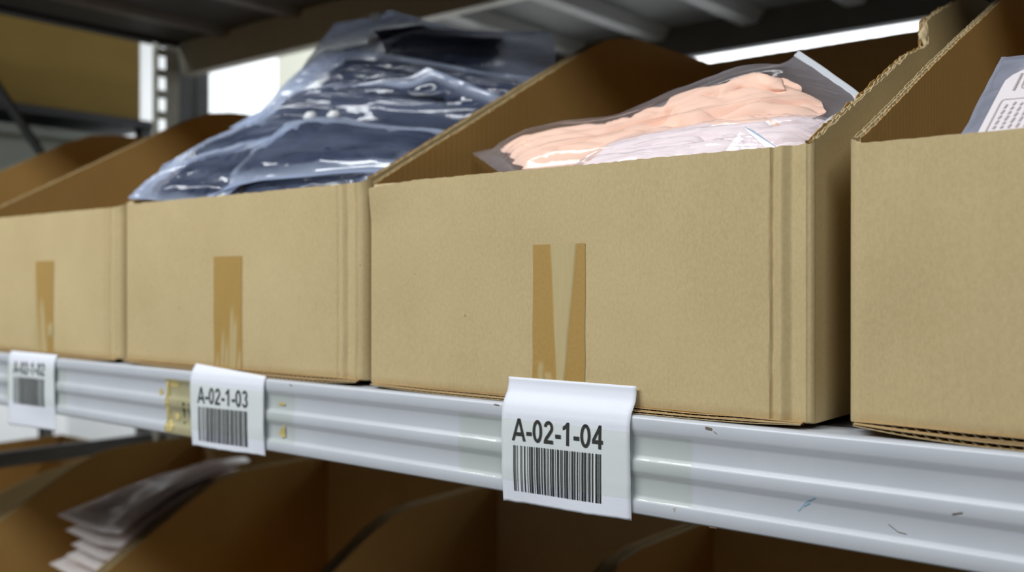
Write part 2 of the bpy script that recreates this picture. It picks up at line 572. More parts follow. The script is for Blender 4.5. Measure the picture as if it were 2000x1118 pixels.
def carton(label, x0, x1, zb, zfront, zpeak, ypeak, seed, y0=0.610, depth=0.628, creases=None, tape=None, tear=None,
           peel=None, flap_sag=1.0, group='open cardboard boxes on the shelf', flutes=True, left_bow=0.0, crad=0.009, zfold=0.0056, zpr=None, zpl=None):
    y1 = y0 + depth
    root = tag(empty('cardboard_box', ((x0 + x1) / 2, (y0 + y1) / 2, zb)), label, 'box', group)
    r = crad
    zpr = zpr or zpeak
    zpl = zpl or zpeak

    def hcut(y, side=0):
        k = zpl if side < 0 else zpr if side > 0 else zpeak
        z = zfront + (y - y0) * (k - zfront) / (ypeak - y0)
        # soft shoulder at the peak
        return min(z, k) - 0.012 * math.exp(-((y - ypeak) / 0.03) ** 2) * 0.5 + max(0, y - ypeak) * 0.012

    zl = zb + zfold                            # front fold line
    # --- front panel: outer liner follows plan path with corner curves
    path = []
    nar = 7
    for i in range(nar):                       # left corner arc
        a = pi - (pi / 2) * (i / (nar - 1))
        path.append((x0 + r + r * cos(a), y0 + r - r * sin(a)))
    cr = creases or [(0, 0), (1, 0)]
    xs_ = [x0 + r + (x1 - x0 - 0.045 - r) * i / 90 for i in range(1, 91)]
    xs_ += [x1 - 0.045 + (0.045 - r) * i / 45 for i in range(1, 45)]
    for x in xs_:
        path.append((x, y0))
    for i in range(nar):
        a = pi / 2 - (pi / 2) * (i / (nar - 1))
        path.append((x1 - r + r * cos(a), y0 + r - r * sin(a)))
    rows = 26
    out_, inn = [], []
    for k in range(rows + 1):
        t = k / rows
        ro, ri = [], []
        for i, (x, y) in enumerate(path):
            zt = hcut(y, -1 if x < (x0 + x1) / 2 else 1) + jit(seed, x, 0.0007)
            pz = 0.0
            py = 0.0
            if peel:                           # torn outer liner at the top left corner
                u = (x - x0) / peel[0]
                if u < 1.0:
                    q = (1 - u)
                    pz = -peel[1] * q
                    py = -0.0030 * q * smooth(0.80, 1.0, t)
            z = zl + (zt + pz - zl) * t
            bul = 0.0016 * nz(x * 5, z * 7, seed) + 0.0005 * nz(x * 30, z * 12, seed + 3)
            edge = smooth(0, 0.02, min(x - x0, x1 - x) + 0.002)
            if nar <= i < len(path) - nar:
                py -= pl(cr, x1 - x + 0.0012 * nz(z * 22, seed) + 0.0010 * nz(z * 70, seed + 1))
            crump = 0.0011 * nz(x * 120, z * 70, seed) * smooth(0.80, 1.0, t) * smooth(0.05, 0.0, x1 - x)
            ro.append((x, y + bul * edge + py + crump, z))
            # inner face
            fx = min(max(x, x0 + TH), x1 - TH)
            ri.append((fx, max(y, y0) + TH + bul * edge if y0 + r - y > 1e-6 else y + 0.001, zl + (hcut(y) + jit(seed + 5, x, .0008) - zl) * t))
        out_.append(ro); inn.append(ri)
    m = MB()
    # lower fold: turns under with a small radius
    fold = [[(x, y + 0.006, zl - 0.0006) for x, y, z in out_[0]], [(x, y + 0.0012, zl - 0.0010) for x, y, z in out_[0]], [(x, y + 0.0003, zl - 0.0006) for x, y, z in out_[0]]]
    m.grid(fold + out_, 0)
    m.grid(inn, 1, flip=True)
    gap = [0.010 * max(0, 1 - (a[0] - x0) / peel[0]) if peel else 0.0 for a in out_[-1]]
    m.grid([out_[-1], [(a[0] * .7 + c[0] * .3, a[1] * .7 + c[1] * .3, max(a[2], c[2]) - 0.0012 - g) for a, c, g in zip(out_[-1], inn[-1], gap)],
            [(a[0] * .5 + c[0] * .5, a[1] * .5 + c[1] * .5, c[2] - 0.0006) for a, c in zip(out_[-1], inn[-1])], inn[-1]], 2)
    m.build('front_panel', [K_OUT, K_SIDE, K_EDGE], root, smooth=True, angle=math.radians(48))

    # --- side panels: real double-wall board, flutes show at the cut edge
    for side in (-1, 1):
        xo = x0 if side < 0 else x1
        m = MB()
        ys = [y0 + r + (y1 - y0 - r) * i / 150 for i in range(151)]

        def off(y, z_=0):
            d = 0.003 * nz(y * 6, seed + side) * smooth(y0, y0 + .12, y) * smooth(y1, y1 - .1, y)
            if side < 0 and left_bow: d += left_bow * sin(pi * (y - y0) / depth)
            if side > 0 and tear: d += -0.0075 * smooth(tear - 0.004, tear + 0.02, y) * smooth(y1, y1 - .2, y)
            return d

        def ht(x, y, s_=0.0):
            z = hcut(y, side)
            if side > 0 and tear:
                z += -0.008 * smooth(tear - 0.07, tear - 0.004, y) * (1 - smooth(tear - 0.002, tear + 0.006, y))
                z += 0.006 * smooth(tear, tear + 0.012, y) * (1 - smooth(tear + .02, tear + .12, y))
                return z + jit(seed + s_ + side, y, 0.0021)
            return z + jit(seed + s_ + side, y, 0.0010)

        lay = [0.0002, 0.0028, 0.0062]
        for q, t in enumerate(lay):
            pts = [(xo - side * t + off(y), y) for y in ys]
            m.ribbon(pts, 0.0006, zl - .001, lambda x, y, q=q: ht(x, y, q * 3.1), (0, 1, 2)[q])
        if flutes:
            for (ta, tb, pitch) in ((0.0004, 0.0026, 0.0064), (0.0031, 0.0059, 0.0082)):
                nst = int((y1 - y0 - r - .008) / (pitch / 6))
                pts = []
                for i in range(nst + 1):
                    y = y0 + r + i * pitch / 6
                    ph = i * 2 * pi / 6
                    t = (ta + tb) / 2 + (tb - ta) / 2 * sin(ph)
                    pts.append((xo - side * t + off(y), y))
                m.ribbon(pts, 0.00045, hcut(y0, side) - 0.06, lambda x, y: ht(x, y, 8.7) - 0.0006, 1)
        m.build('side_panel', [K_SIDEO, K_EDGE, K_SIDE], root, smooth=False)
        if side > 0 and tear:
            # bent tongue of torn liner at the notch
            t0 = hcut(tear, 1)
            m = MB()
            P = []
            for i in range(7):
                u = i / 6
                P.append([(xo - 0.002 - 0.006 * u + .001 * sin(j * 2.1), tear - 0.005 + 0.0022 * j + 0.002 * sin(u * 3 + j), t0 - 0.012 + 0.006 * sin(u * 2.2) + 0.0035 * j + .001 * nz(i * 1.3, j * 1.7)) for j in range(5)])
            m.grid(P)
            o = m.build('torn_tongue', K_EDGE, root, smooth=True)
            s_ = o.modifiers.new('solid', 'SOLIDIFY'); s_.thickness = 0.0014
    # --- back panel
    m = MB()
    xs = [x0 + .001 + (x1 - x0 - .002) * i / 60 for i in range(61)]
    m.ribbon([(x, y1 - 0.0032 + 0.002 * nz(x * 7, seed)) for x in xs], 0.0058, zl - .003, lambda x, y: hcut(y1) + jit(seed + 2, x, .0008), 0)
    m.build('back_panel', [K_OUT], root)
    # --- bottom flaps, sagging in the middle: layered board whose edges show below the front fold
    for q in range(2):
        m = MB()
        ya, yb = (y0 - 0.0050, y0 + 0.30) if q == 0 else (y0 - 0.0022, y1 - .004)
        fs = (zfold - 0.0016) / 0.0047

        def zc(x, layer):
            s_ = abs(2 * (x - x0) / (x1 - x0) - 1)
            rise = 0.0034 * max(0, (s_ - 0.55) / 0.45) ** 2 * flap_sag
            squeeze = 1 - 0.75 * max(0, (s_ - 0.72) / 0.28) ** 1.5
            return zb + 0.0005 + rise * zfold / .0056 + (layer + q * 0.0026) * squeeze * fs + 0.0003 * nz(x * 25, seed + q)
        xs = [x0 + 0.006 + (x1 - x0 - 0.012) * i / 120 for i in range(121)]
        for lz in (0.0, 0.0021):
            T = [[(x, y, zc(x, lz) + .0004) for x in xs] for y in (ya, yb)]
            Bm = [[(x, y, zc(x, lz)) for x in xs] for y in (ya, yb)]
            m.grid(T, 0); m.grid(Bm, 0, flip=True); m.grid([Bm[0], T[0]], 1)
        ph = [(x0 + .006 + i * 0.0011) for i in range(int((x1 - x0 - .012) / 0.0011))]
        m.grid([[(x, y, zc(x, 0.00125 + 0.0008 * sin(i * 1.05))) for i, x in enumerate(ph)] for y in (ya + .0003, ya + .05)], 1)
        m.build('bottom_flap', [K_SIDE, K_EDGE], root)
    # --- tape
    if tape:
        ta, tb, ztop, fn = tape
        m = MB()
        nu, nv = 44, 70
        P, li = [], []
        for k in range(nv + 1):
            v = k / nv
            z = zl - 0.003 + (ztop - zl + 0.003) * v
            row = []
            for i in range(nu + 1):
                u = i / nu
                x = ta + (tb - ta) * u + 0.0006 * nz(z * 40, seed)
                l = max(0.0, min(1.0, fn(u, v)))
                y = y0 + 0.0016 * nz(x * 5, z * 7, seed) + 0.0005 * nz(x * 30, z * 12, seed + 3) - 0.0004 - 0.0006 * l
                y -= 0.0005 * l * abs(nz(u * 22, v * 2.0, seed))
                if v < 0.03: y += 0.0015 * (1 - v / 0.03)
                row.append((x, y, z)); li.append(l)
            P.append(row)
        m.grid(P)
        m.a['lift'] = li
        m.build('packing_tape', TAPE, root, smooth=True)
    return root


def band(x, a, b, s=0.03):
    return smooth(a - s, a + s, x) * (1 - smooth(b - s, b + s, x))


def tape4(u, v):
    L = 0.40 + 0.10 * (1 - v) - 0.05 * v
    Rr = 0.84 - 0.26 * (1 - v)
    l = band(u, L, Rr, 0.025)
    l = max(l, 0.7 * band(u, 0.12, 0.22, .02) * band(v, 0.05, 0.24, .03))
    l = max(l, 0.7 * band(u - 0.9 * (0.2 - v), 0.22, 0.34, .03) * band(v, 0.02, 0.18, .02))
    l = max(l, 0.6 * band(u + 0.8 * (0.15 - v), 0.80, 0.88, .03) * band(v, 0.0, 0.12, .02))
    return l


def tape3(u, v):
    l = 0.0
    for c, h, wd in ((0.12, .10, .05), (0.30, .30, .05), (0.45, .22, .05), (0.60, .52, .05), (0.72, .42, .07), (0.90, .14, .05)):
        l = max(l, 0.9 * band(u - 0.15 * v, c - wd, c + wd, .03) * (1 - smooth(h - .1, h + .1, v)))
    return l


def tape2(u, v):
    l = 0.9 * band(u, 0.36 - .1 * v, 0.70 - .4 * v, .06) * (1 - smooth(.45, .65, v))
    l = max(l, 0.9 * (1 - smooth(0.02, 0.10, u - .32 * (1 - v) + .08)))
    l = max(l, 0.9 * band(u, .74, 1.3, .04) * band(v, .20, .32, .03))
    return l


CREASE4 = [(0, 0), (0.0035, 0.0010), (0.0125, -0.0014), (0.0147, -0.0018), (0.0200, 0.0018), (0.0215, 0.0020), (0.0268, -0.0016), (0.0284, -0.0019), (0.0292, 0.0002), (0.034, 0.0), (1, 0)]
CREASE3 = [(0, 0), (0.009, 0.0), (0.012, 0.0014), (0.022, -0.0010), (0.024, -0.0016), (0.029, 0.0012), (0.036, -0.0012), (0.038, 0), (1, 0)]
CREASE5 = [(0, 0), (1, 0)]
ZP = 1.6440
carton('open cardboard box above the shelf tag ending 04, peach clothes inside', -0.6648, -0.2527, BT, 1.4325, ZP, 1.000, 4.1,
       creases=CREASE4, tape=(-0.4786, -0.4290, 1.3735, tape4), tear=0.850, peel=(0.055, 0.0042), crad=0.0034, zfold=0.0050, zpr=1.622)
carton('open cardboard box above the shelf tag ending 03, overfilled with navy clothes', -1.0836, -0.6715, BT, 1.4350, ZP, 1.000, 3.3,
       zfold=0.0064, creases=CREASE3, tape=(-0.9045, -0.8550, 1.3715, tape3))
carton('open cardboard box above the shelf tag ending 02, tape split near its foot', -1.4950, -1.0895, BT, 1.4335, ZP, 1.000, 2.7,
       creases=CREASE3, tape=(-1.3020, -1.2530, 1.3722, tape2))
carton('farthest left open cardboard box on the middle shelf, only its inner walls seen', -1.9080, -1.5010, BT, 1.4335, ZP, 1.000, 1.9)
carton('open cardboard box at the right edge of the photo, clean untaped front', -0.2312, 0.1810, BT, 1.4300, ZP, 1.005, 5.2,
       creases=CREASE5, flap_sag=1.25, zfold=0.0080, zpl=1.618)
# lower shelf
LG = 'open cardboard boxes on the lower shelf'
ZL = 0.600
LP = ZL + 0.416
for lab, xa, xb, sd in (('dark cardboard box on the lower shelf holding a pile of pale pink bags', -1.878, -1.476, 11.2),
                        ('dark empty-looking cardboard box under the tag ending 03', -1.466, -1.056, 12.2),
                        ('dark cardboard box on the lower shelf straight under the tag ending 04', -1.046, -0.668, 13.7),
                        ('dark cardboard box at the lower right below the white beam', -0.658, -0.250, 14.9)):
    carton(lab, xa, xb, ZL, ZL + 0.195, LP, 1.000, sd, group=LG, flutes=False)
carton('low dark cardboard box in the neighbouring bay at the lower left', -2.50, -2.08, 0.60, 0.80, 0.955, 1.0, 16.3, flutes=False, group=None)

# neighbouring bay at the upper left: its shelf, carton and tote
bay = tag(empty('side_shelf', (-2.45, 1.0, 0)), 'dark edged shelf of the neighbouring bay under the big brown carton', 'shelf')
m = MB(); m.box(-2.75, -2.185, 0.55, 1.32, 1.716, 1.733); m.build('shelf_board', DARK, bay)
for x in (-2.74, -2.24):
    for y in (0.56, 1.29):
        m = MB(); m.box(x, x + .03, y, y + .028, 0, 1.716); m.build('post', STEEL, bay)
big = tag(empty('carton', (-2.45, 0.95, 1.733)), 'big closed brown carton at the upper left beyond the post', 'box')
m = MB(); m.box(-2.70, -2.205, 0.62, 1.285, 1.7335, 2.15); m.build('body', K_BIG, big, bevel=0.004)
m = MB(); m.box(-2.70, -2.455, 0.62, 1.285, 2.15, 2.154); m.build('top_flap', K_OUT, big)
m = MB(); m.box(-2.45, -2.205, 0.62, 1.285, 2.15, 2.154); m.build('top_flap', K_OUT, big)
tote = tag(empty('storage_tote', (-2.45, 0.95, 1.25)), 'grey green tote behind the diagonal brace at the left', 'tote')
m = MB(); m.prism([(-2.66, 1.26), (-2.23, 1.26), (-2.212, 1.685), (-2.68, 1.685)], 'y', 0.64, 1.285); m.build('body', TOTE, tote, bevel=.006)
m = MB(); m.box(-2.69, -2.203, 0.625, 1.287, 1.668, 1.692); m.build('rim', TOTE, tote, bevel=.004)
m = MB(); m.box(-2.72, -2.2, 0.60, 1.29, 1.245, 1.26); m.build('shelf_board', DARK, bay)


# ------------------------------------------------------------------ shelf tags
PATS = {13: '122132', 16: '123122', 17: '123221', 18: '223211', 19: '221132', 20: '221231', 33: '111323', 25: '321122', 7: '122312', 104: '211214'}


def barcode_bars(last, check):
    seq = [104, 33, 13, 16, 18, 13, 17, 13, 16, last, check]
    s = ''.join(PATS[k] for k in seq) + '2331112'
    tot = sum(int(c) for c in s)
    x, bars = 0, []
    for i, c in enumerate(s):
        if i % 2 == 0: bars.append((x / tot, (x + int(c)) / tot))
        x += int(c)
    return bars


def arc(cx, cy, rx, ry, a0, a1, n=18):
    return [(cx + rx * cos(math.radians(a0 + (a1 - a0) * i / n)), cy + ry * sin(math.radians(a0 + (a1 - a0) * i / n))) for i in range(n + 1)]


# strokes in units of cap height: (points, width); advance
SW = 0.150
GLY = {
    'A': (0.80, [('poly', [(0.0, 0), (0.15, 0), (0.40, 0.79), (0.49, 1.0), (0.32, 1.0)]), ('poly', [(0.80, 0), (0.645, 0), (0.40, 0.79), (0.32, 1.0), (0.49, 1.0)]),
                 ('poly', [(0.16, 0.22), (0.64, 0.22), (0.60, 0.385), (0.20, 0.385)])]),
    '-': (0.37, [('poly', [(0.04, 0.27), (0.35, 0.27), (0.35, 0.44), (0.04, 0.44)])]),
    '0': (0.63, [('st', arc(0.30, 0.5, 0.195, 0.43, 90, 450, 40), SW)]),
    '1': (0.63, [('poly', [(0.27, 0), (0.43, 0), (0.43, 1.0), (0.30, 1.0), (0.27, 0.90)]), ('poly', [(0.08, 0.66), (0.08, 0.82), (0.20, 0.88), (0.30, 1.0), (0.34, 0.88), (0.27, 0.75), (0.18, 0.69)])]),
    '2': (0.63, [('st', arc(0.295, 0.70, 0.185, 0.225, 172, -25, 22) + [(0.33, 0.42), (0.15, 0.20), (0.09, 0.06)], SW), ('poly', [(0.025, 0), (0.555, 0), (0.555, 0.16), (0.06, 0.16)])]),
    '3': (0.63, [('st', arc(0.285, 0.735, 0.175, 0.195, 165, -85, 20), SW), ('st', arc(0.285, 0.28, 0.195, 0.215, 88, -165, 22), SW)]),
    '4': (0.63, [('poly', [(0.34, 0), (0.49, 0), (0.49, 1.0), (0.36, 1.0), (0.34, 0.97)]), ('poly', [(0.02, 0.21), (0.58, 0.21), (0.58, 0.37), (0.02, 0.37)]),
                 ('poly', [(0.02, 0.37), (0.18, 0.37), (0.41, 0.80), (0.41, 1.0), (0.37, 1.0)])]),
}


def glyph_tris(text):
    """-> list of polygons (2D), total advance"""
    out, x = [], 0.0
    for ch in text:
        adv, items = GLY[ch]
        for it in items:
            if it[0] == 'poly':
                out.append([(x + a, b_) for a, b_ in it[1]])
            else:
                pts, wd = it[1], it[2] / 2
                n = len(pts)
                Ls, Rs = [], []
                closed = abs(pts[0][0] - pts[-1][0]) + abs(pts[0][1] - pts[-1][1]) < 1e-6
                for i in range(n):
                    a = pts[(i - 1) if i else (n - 2 if closed else 0)]
                    c = pts[(i + 1) if i < n - 1 else (1 if closed else n - 1)]
                    dx, dy = c[0] - a[0], c[1] - a[1]
                    l = sqrt(dx * dx + dy * dy) or 1
                    Ls.append((x + pts[i][0] - dy / l * wd, pts[i][1] + dx / l * wd)); Rs.append((x + pts[i][0] + dy / l * wd, pts[i][1] - dx / l * wd))
                for i in range(n - 1):
                    out.append([Ls[i], Rs[i], Rs[i + 1], Ls[i + 1]])
        x += adv
    return out, x


def shelf_tag(label, x0, x1, ztop, zbot, last, check, txt, tx, seed, skew=0.0, curl=0.0):
    """paper tag: stands against the carton front, bends over the beam edge and hangs down its face"""
    root = tag(empty('shelf_tag', ((x0 + x1) / 2, YF, zbot)), label, 'tag', 'barcode tags on the shelf beam')
    H = ztop - zbot

    def surf(x, z, o=0.0):
        """paper surface y at height z"""
        u = (x - x0) / (x1 - x0)
        y = pl([(1.0, YF - .0018), (1.1740, YF - .0016), (1.20, YF - .0026), (1.232, YF - .0026), (1.243, YF - .0022), (1.2495, YF - .0006), (1.2530, YF + .0012), (1.2590, YF + .0052), (1.2650, YF + .0068), (1.30, YF + .0080)], z)
        y += 0.0012 * sin(u * 5 + seed) * smooth(1.20, 1.165, z) - 0.0007 * sin(u * 9 + seed * 2) * smooth(1.24, 1.20, z) * 0.6
        y -= curl * smooth(0.75, 1.0, u) * smooth(1.235, 1.265, z)
        return y - o

    def pos(u, v, o=0.0):
        zt = ztop + skew * (u - .5)
        zb_ = zbot + 0.0022 * u + 0.0006 * nz(u * 14, seed)
        z = zb_ + (zt - zb_) * v
        x = x0 + (x1 - x0) * u + 0.0012 * (1 - v) + 0.0005 * nz(z * 60, seed + u)
        return (x, surf(x, z, o), z)

    m = MB()
    m.grid([[pos(i / 30, k / 46) for i in range(31)] for k in range(47)])
    o = m.build('paper', PAPER, root, smooth=True)
    s_ = o.modifiers.new('solid', 'SOLIDIFY'); s_.thickness = 0.00022; s_.offset = -1
    # code
    polys, adv = glyph_tris(txt)
    (ta, tb, tz, cap) = tx
    m = MB()
    for pg in polys:
        ids = []
        for a, b_ in pg:
            x = ta + (tb - ta) * a / adv; z = tz + cap * b_ + 0.0022 * ((x - x0) / (x1 - x0))
            ids.append(m.vert((x, surf(x, z, 0.00035), z)))
        m.face(ids)
    m.build('printed_code', INK, root)
    m = MB()
    bz0, bz1 = tz - 0.0392, tz - 0.0036
    for a, c in barcode_bars(last, check):
        xa, xb = ta + .0015 + (tb - ta - .004) * a, ta + .0015 + (tb - ta - .004) * c
        rowz = [bz0 + (bz1 - bz0) * k / 8 for k in range(9)]
        m.grid([[(x, surf(x, z, 0.00035), z) for x in (xa, xb)] for z in [q + 0.0022 * ((xa - x0) / (x1 - x0)) for q in rowz]])
    m.build('barcode', INK, root)
    return root, surf


p = [at(x, y, .5975) for x, y in ((1002, 862), (1180, 877), (1022, 818), (1163, 830))]
t4, surf4 = shelf_tag('sharp white barcode tag reading A-02-1-04 on the beam', -0.5005, -0.3822, 1.2698, 1.1730, 20, 25, 'A-02-1-04',
                      (-0.4893, -0.4035, 1.2216, 0.0172), 1.0)
t3, surf3 = shelf_tag('white barcode tag reading A-02-1-03 on the beam, beside yellowed residue', -0.9295, -0.8030, 1.2555, 1.1722, 19, 16, 'A-02-1-03',
                      (-0.9155, -0.8270, 1.2180, 0.0170), 2.3, skew=-0.006)
t2, surf2 = shelf_tag('blurred white barcode tag reading A-02-1-02 at the left end of the beam', -1.3530, -1.2270, 1.2540, 1.1570, 18, 7, 'A-02-1-02',
                      (-1.3380, -1.2500, 1.2245, 0.0165), 3.9)

# clear tape over tags
BPROF = sorted([(z - BT, y - YF) for y, z in beam_profile(BT, YF)[2:22]])


def beam_y(z):
    return YF + pl(BPROF, z - BT)


def clear_tape(root, surf, x0, x1, xa, xb, za, zb_, name='clear_tape', mat=None, off=0.0006):
    m = MB()
    P = []
    nx, nzv = 70, 40
    for k in range(nzv + 1):
        z = za + (zb_ - za) * k / nzv
        row = []
        for i in range(nx + 1):
            x = xa + (xb - xa) * i / nx
            by = min(beam_y(z), YF + 0.0016) - off
            if surf:
                sy = surf(x, z) - off
                w_ = smooth(x0 - .006, x0 + .0005, x) * (1 - smooth(x1 - .0005, x1 + .006, x))
                y = by + (sy - by) * w_
            else: y = by
            row.append((x, y + 0.0003 * nz(x * 120, z * 120) * .5, z + 0.0006 * nz(x * 40, k)))
        P.append(row)
    m.grid(P)
    return m.build(name, mat or CLEAR, root, smooth=True)


clear_tape(t4, surf4, -0.5005, -0.3822, -0.548, -0.3345, 1.1905, 1.2385)
clear_tape(t3, surf3, -0.9295, -0.8030, -0.958, -0.760, 1.1895, 1.2380)
clear_tape(t2, surf2, -1.3530, -1.2270, -1.375, -1.205, 1.1895, 1.2380)

# old sticker remains left of tag 03
old = tag(empty('old_sticker', (-0.955, YF, 1.21)), 'torn yellowed sticker remains on the beam left of tag A-02-1-03', 'sticker')
m = MB()
rng = random.Random(5)
P = []
for k in range(24):
    z = 1.181 + 0.059 * k / 23
    row = []
    xl = -0.9815 + 0.003 * nz(k * .7, 3.3); xr = -0.9300
    for i in range(20):
        x = xl + (xr - xl) * i / 19
        row.append((x, beam_y(z) - 0.0004, z))
    P.append(row)
m.grid(P); m.build('residue', YELLOW2, old, smooth=True)
m = MB()
for (xc, zc_, a, bb, sd) in ((-0.977, 1.214, .004, .024, 1), (-0.972, 1.1885, .008, .006, 2), (-0.966, 1.235, .012, .0035, 3), (-0.992, 1.224, .004, .004, 4), (-0.96, 1.20, .006, .003, 6)):
    n = 18
    ids = []
    for i in range(n):
        t = 2 * pi * i / n
        rr = 1 + 0.45 * nz(cos(t) * 1.5, sin(t) * 1.5, sd)
        x, z = xc + a * rr * cos(t), zc_ + bb * rr * sin(t)
        ids.append(m.vert((x, beam_y(z) - 0.0006, z)))
    c = m.vert((xc, beam_y(zc_) - 0.0006, zc_))
    for i in range(n): m.face((c, ids[i], ids[(i + 1) % n]))
m.build('paper_scrap', YELLOW, old)
m = MB()
for pg in [[(-.9470, 1.2000), (-.9452, 1.2000), (-.9452, 1.2160), (-.9470, 1.2160)], [(-.9452, 1.2135), (-.9425, 1.2135), (-.9425, 1.2160), (-.9452, 1.2160)],
           [(-.9452, 1.2070), (-.9430, 1.2070), (-.9430, 1.2092), (-.9452, 1.2092)], [(-.9472, 1.1930), (-.9450, 1.1930), (-.9450, 1.1955), (-.9472, 1.1955)],
           [(-.9362, 1.2000), (-.9345, 1.2000), (-.9345, 1.2160), (-.9362, 1.2160)], [(-.9345, 1.2060), (-.9325, 1.2060), (-.9325, 1.2082), (-.9345, 1.2082)]]:
    m.face([m.vert((x, beam_y(z) - .0008, z)) for x, z in pg])
m.build('faded_print', INK, old)
# small stains right of tag 03 and pen / scuff marks on the beam
old2 = tag(empty('adhesive_stain', (-0.775, YF, 1.20)), 'small yellow adhesive stain on the beam right of tag A-02-1-03', 'stain')
m = MB()
m.face([m.vert((x, beam_y(z) - .0008, z)) for x, z in ((-.7850, 1.1985), (-.7745, 1.2085), (-.7735, 1.1960), (-.7790, 1.1945))])
m.face([m.vert((x, beam_y(z) - .0008, z)) for x, z in ((-.7850, 1.2285), (-.7750, 1.2285), (-.7750, 1.2255), (-.7850, 1.2260))])
m.build('residue', YELLOW, old2)
marks = None
def mark(px0, py0, px1, py1, wd=0.0006, nm='scuff_mark', mt_=None):
    marks = MB(); mt_ = mt_ or SCUFF
    a, c = at(px0, py0, .6), at(px1, py1, .6)
    ii = []
    for q, s in ((a, -1), (c, -1), (c, 1), (a, 1)):
        z = q.z + s * wd / 2
        ii.append(marks.vert((q.x, beam_y(z) - .00035, z)))
    marks.face(ii)
    marks.build(nm, mt_, rack)
for q in ((1556, 1000, 1575, 980), (1575, 980, 1592, 972), (1568, 990, 1580, 984)): mark(*q, .0006, 'pen_mark', BLUEPEN)
mark(1733, 1026, 1752, 1041, .0005); mark(1752, 1041, 1768, 1045, .0004); mark(1378, 836, 1391, 839, .0018); mark(1394, 843, 1400, 848, .0005)
mark(1860, 1005, 1880, 1002, .0009); mark(965, 790, 975, 792, .001); mark(1385, 1030, 1400, 1032, .0012); mark(566, 752, 571, 754, .001)


# ------------------------------------------------------------------ bags of clothes
def resample(pts, n):
    """Catmull-Rom through pts, n+1 samples by chord length"""
    if len(pts) == 2:
        return [pts[0].lerp(pts[1], i / n) for i in range(n + 1)]
    d = [0.0]
    for a, c in zip(pts, pts[1:]): d.append(d[-1] + (c - a).length)
    ext = [pts[0] * 2 - pts[1]] + list(pts) + [pts[-1] * 2 - pts[-2]]
    out = []
    for i in range(n + 1):
        s = d[-1] * i / n
        k = 0
        while k < len(d) - 2 and s > d[k + 1]: k += 1
        t = (s - d[k]) / (d[k + 1] - d[k] or 1e-9)
        p0, p1, p2, p3 = ext[k], ext[k + 1], ext[k + 2], ext[k + 3]
        out.append(0.5 * ((2 * p1) + (p2 - p0) * t + (2 * p0 - 5 * p1 + 4 * p2 - p3) * t * t + (3 * p1 - p0 - 3 * p2 + p3) * t ** 3))
    return out


def coons(bottom, top, left, right, n, mm):
    B, T = resample(bottom, n), resample(top, n)
    L, R = resample(left, mm), resample(right, mm)
    S = []
    for j in range(mm + 1):
        v = j / mm
        row = []
        for i in range(n + 1):
            u = i / n
            row.append(B[i] * (1 - v) + T[i] * v + L[j] * (1 - u) + R[j] * u
                       - (B[0] * (1 - u) * (1 - v) + B[n] * u * (1 - v) + T[0] * (1 - u) * v + T[n] * u * v))
        S.append(row)
    return S


def normals(S):
    n, m_ = len(S), len(S[0])
    out = []
    for j in range(n):
        row = []
        for i in range(m_):
            du = S[j][min(i + 1, m_ - 1)] - S[j][max(i - 1, 0)]
            dv = S[min(j + 1, n - 1)][i] - S[max(j - 1, 0)][i]
            c = du.cross(dv)
            row.append(c.normalized() if c.length > 1e-12 else Vector((0, -.7, .7)))
        out.append(row)
    return out


def prof(t, m0, m1, s=0.22):
    a = max(0.0, min(1.0, (t - m0) / s)); c = max(0.0, min(1.0, (1 - m1 - t) / s))
    q = min(a, c)
    return sqrt(max(0.0, 1 - (1 - q) ** 2))


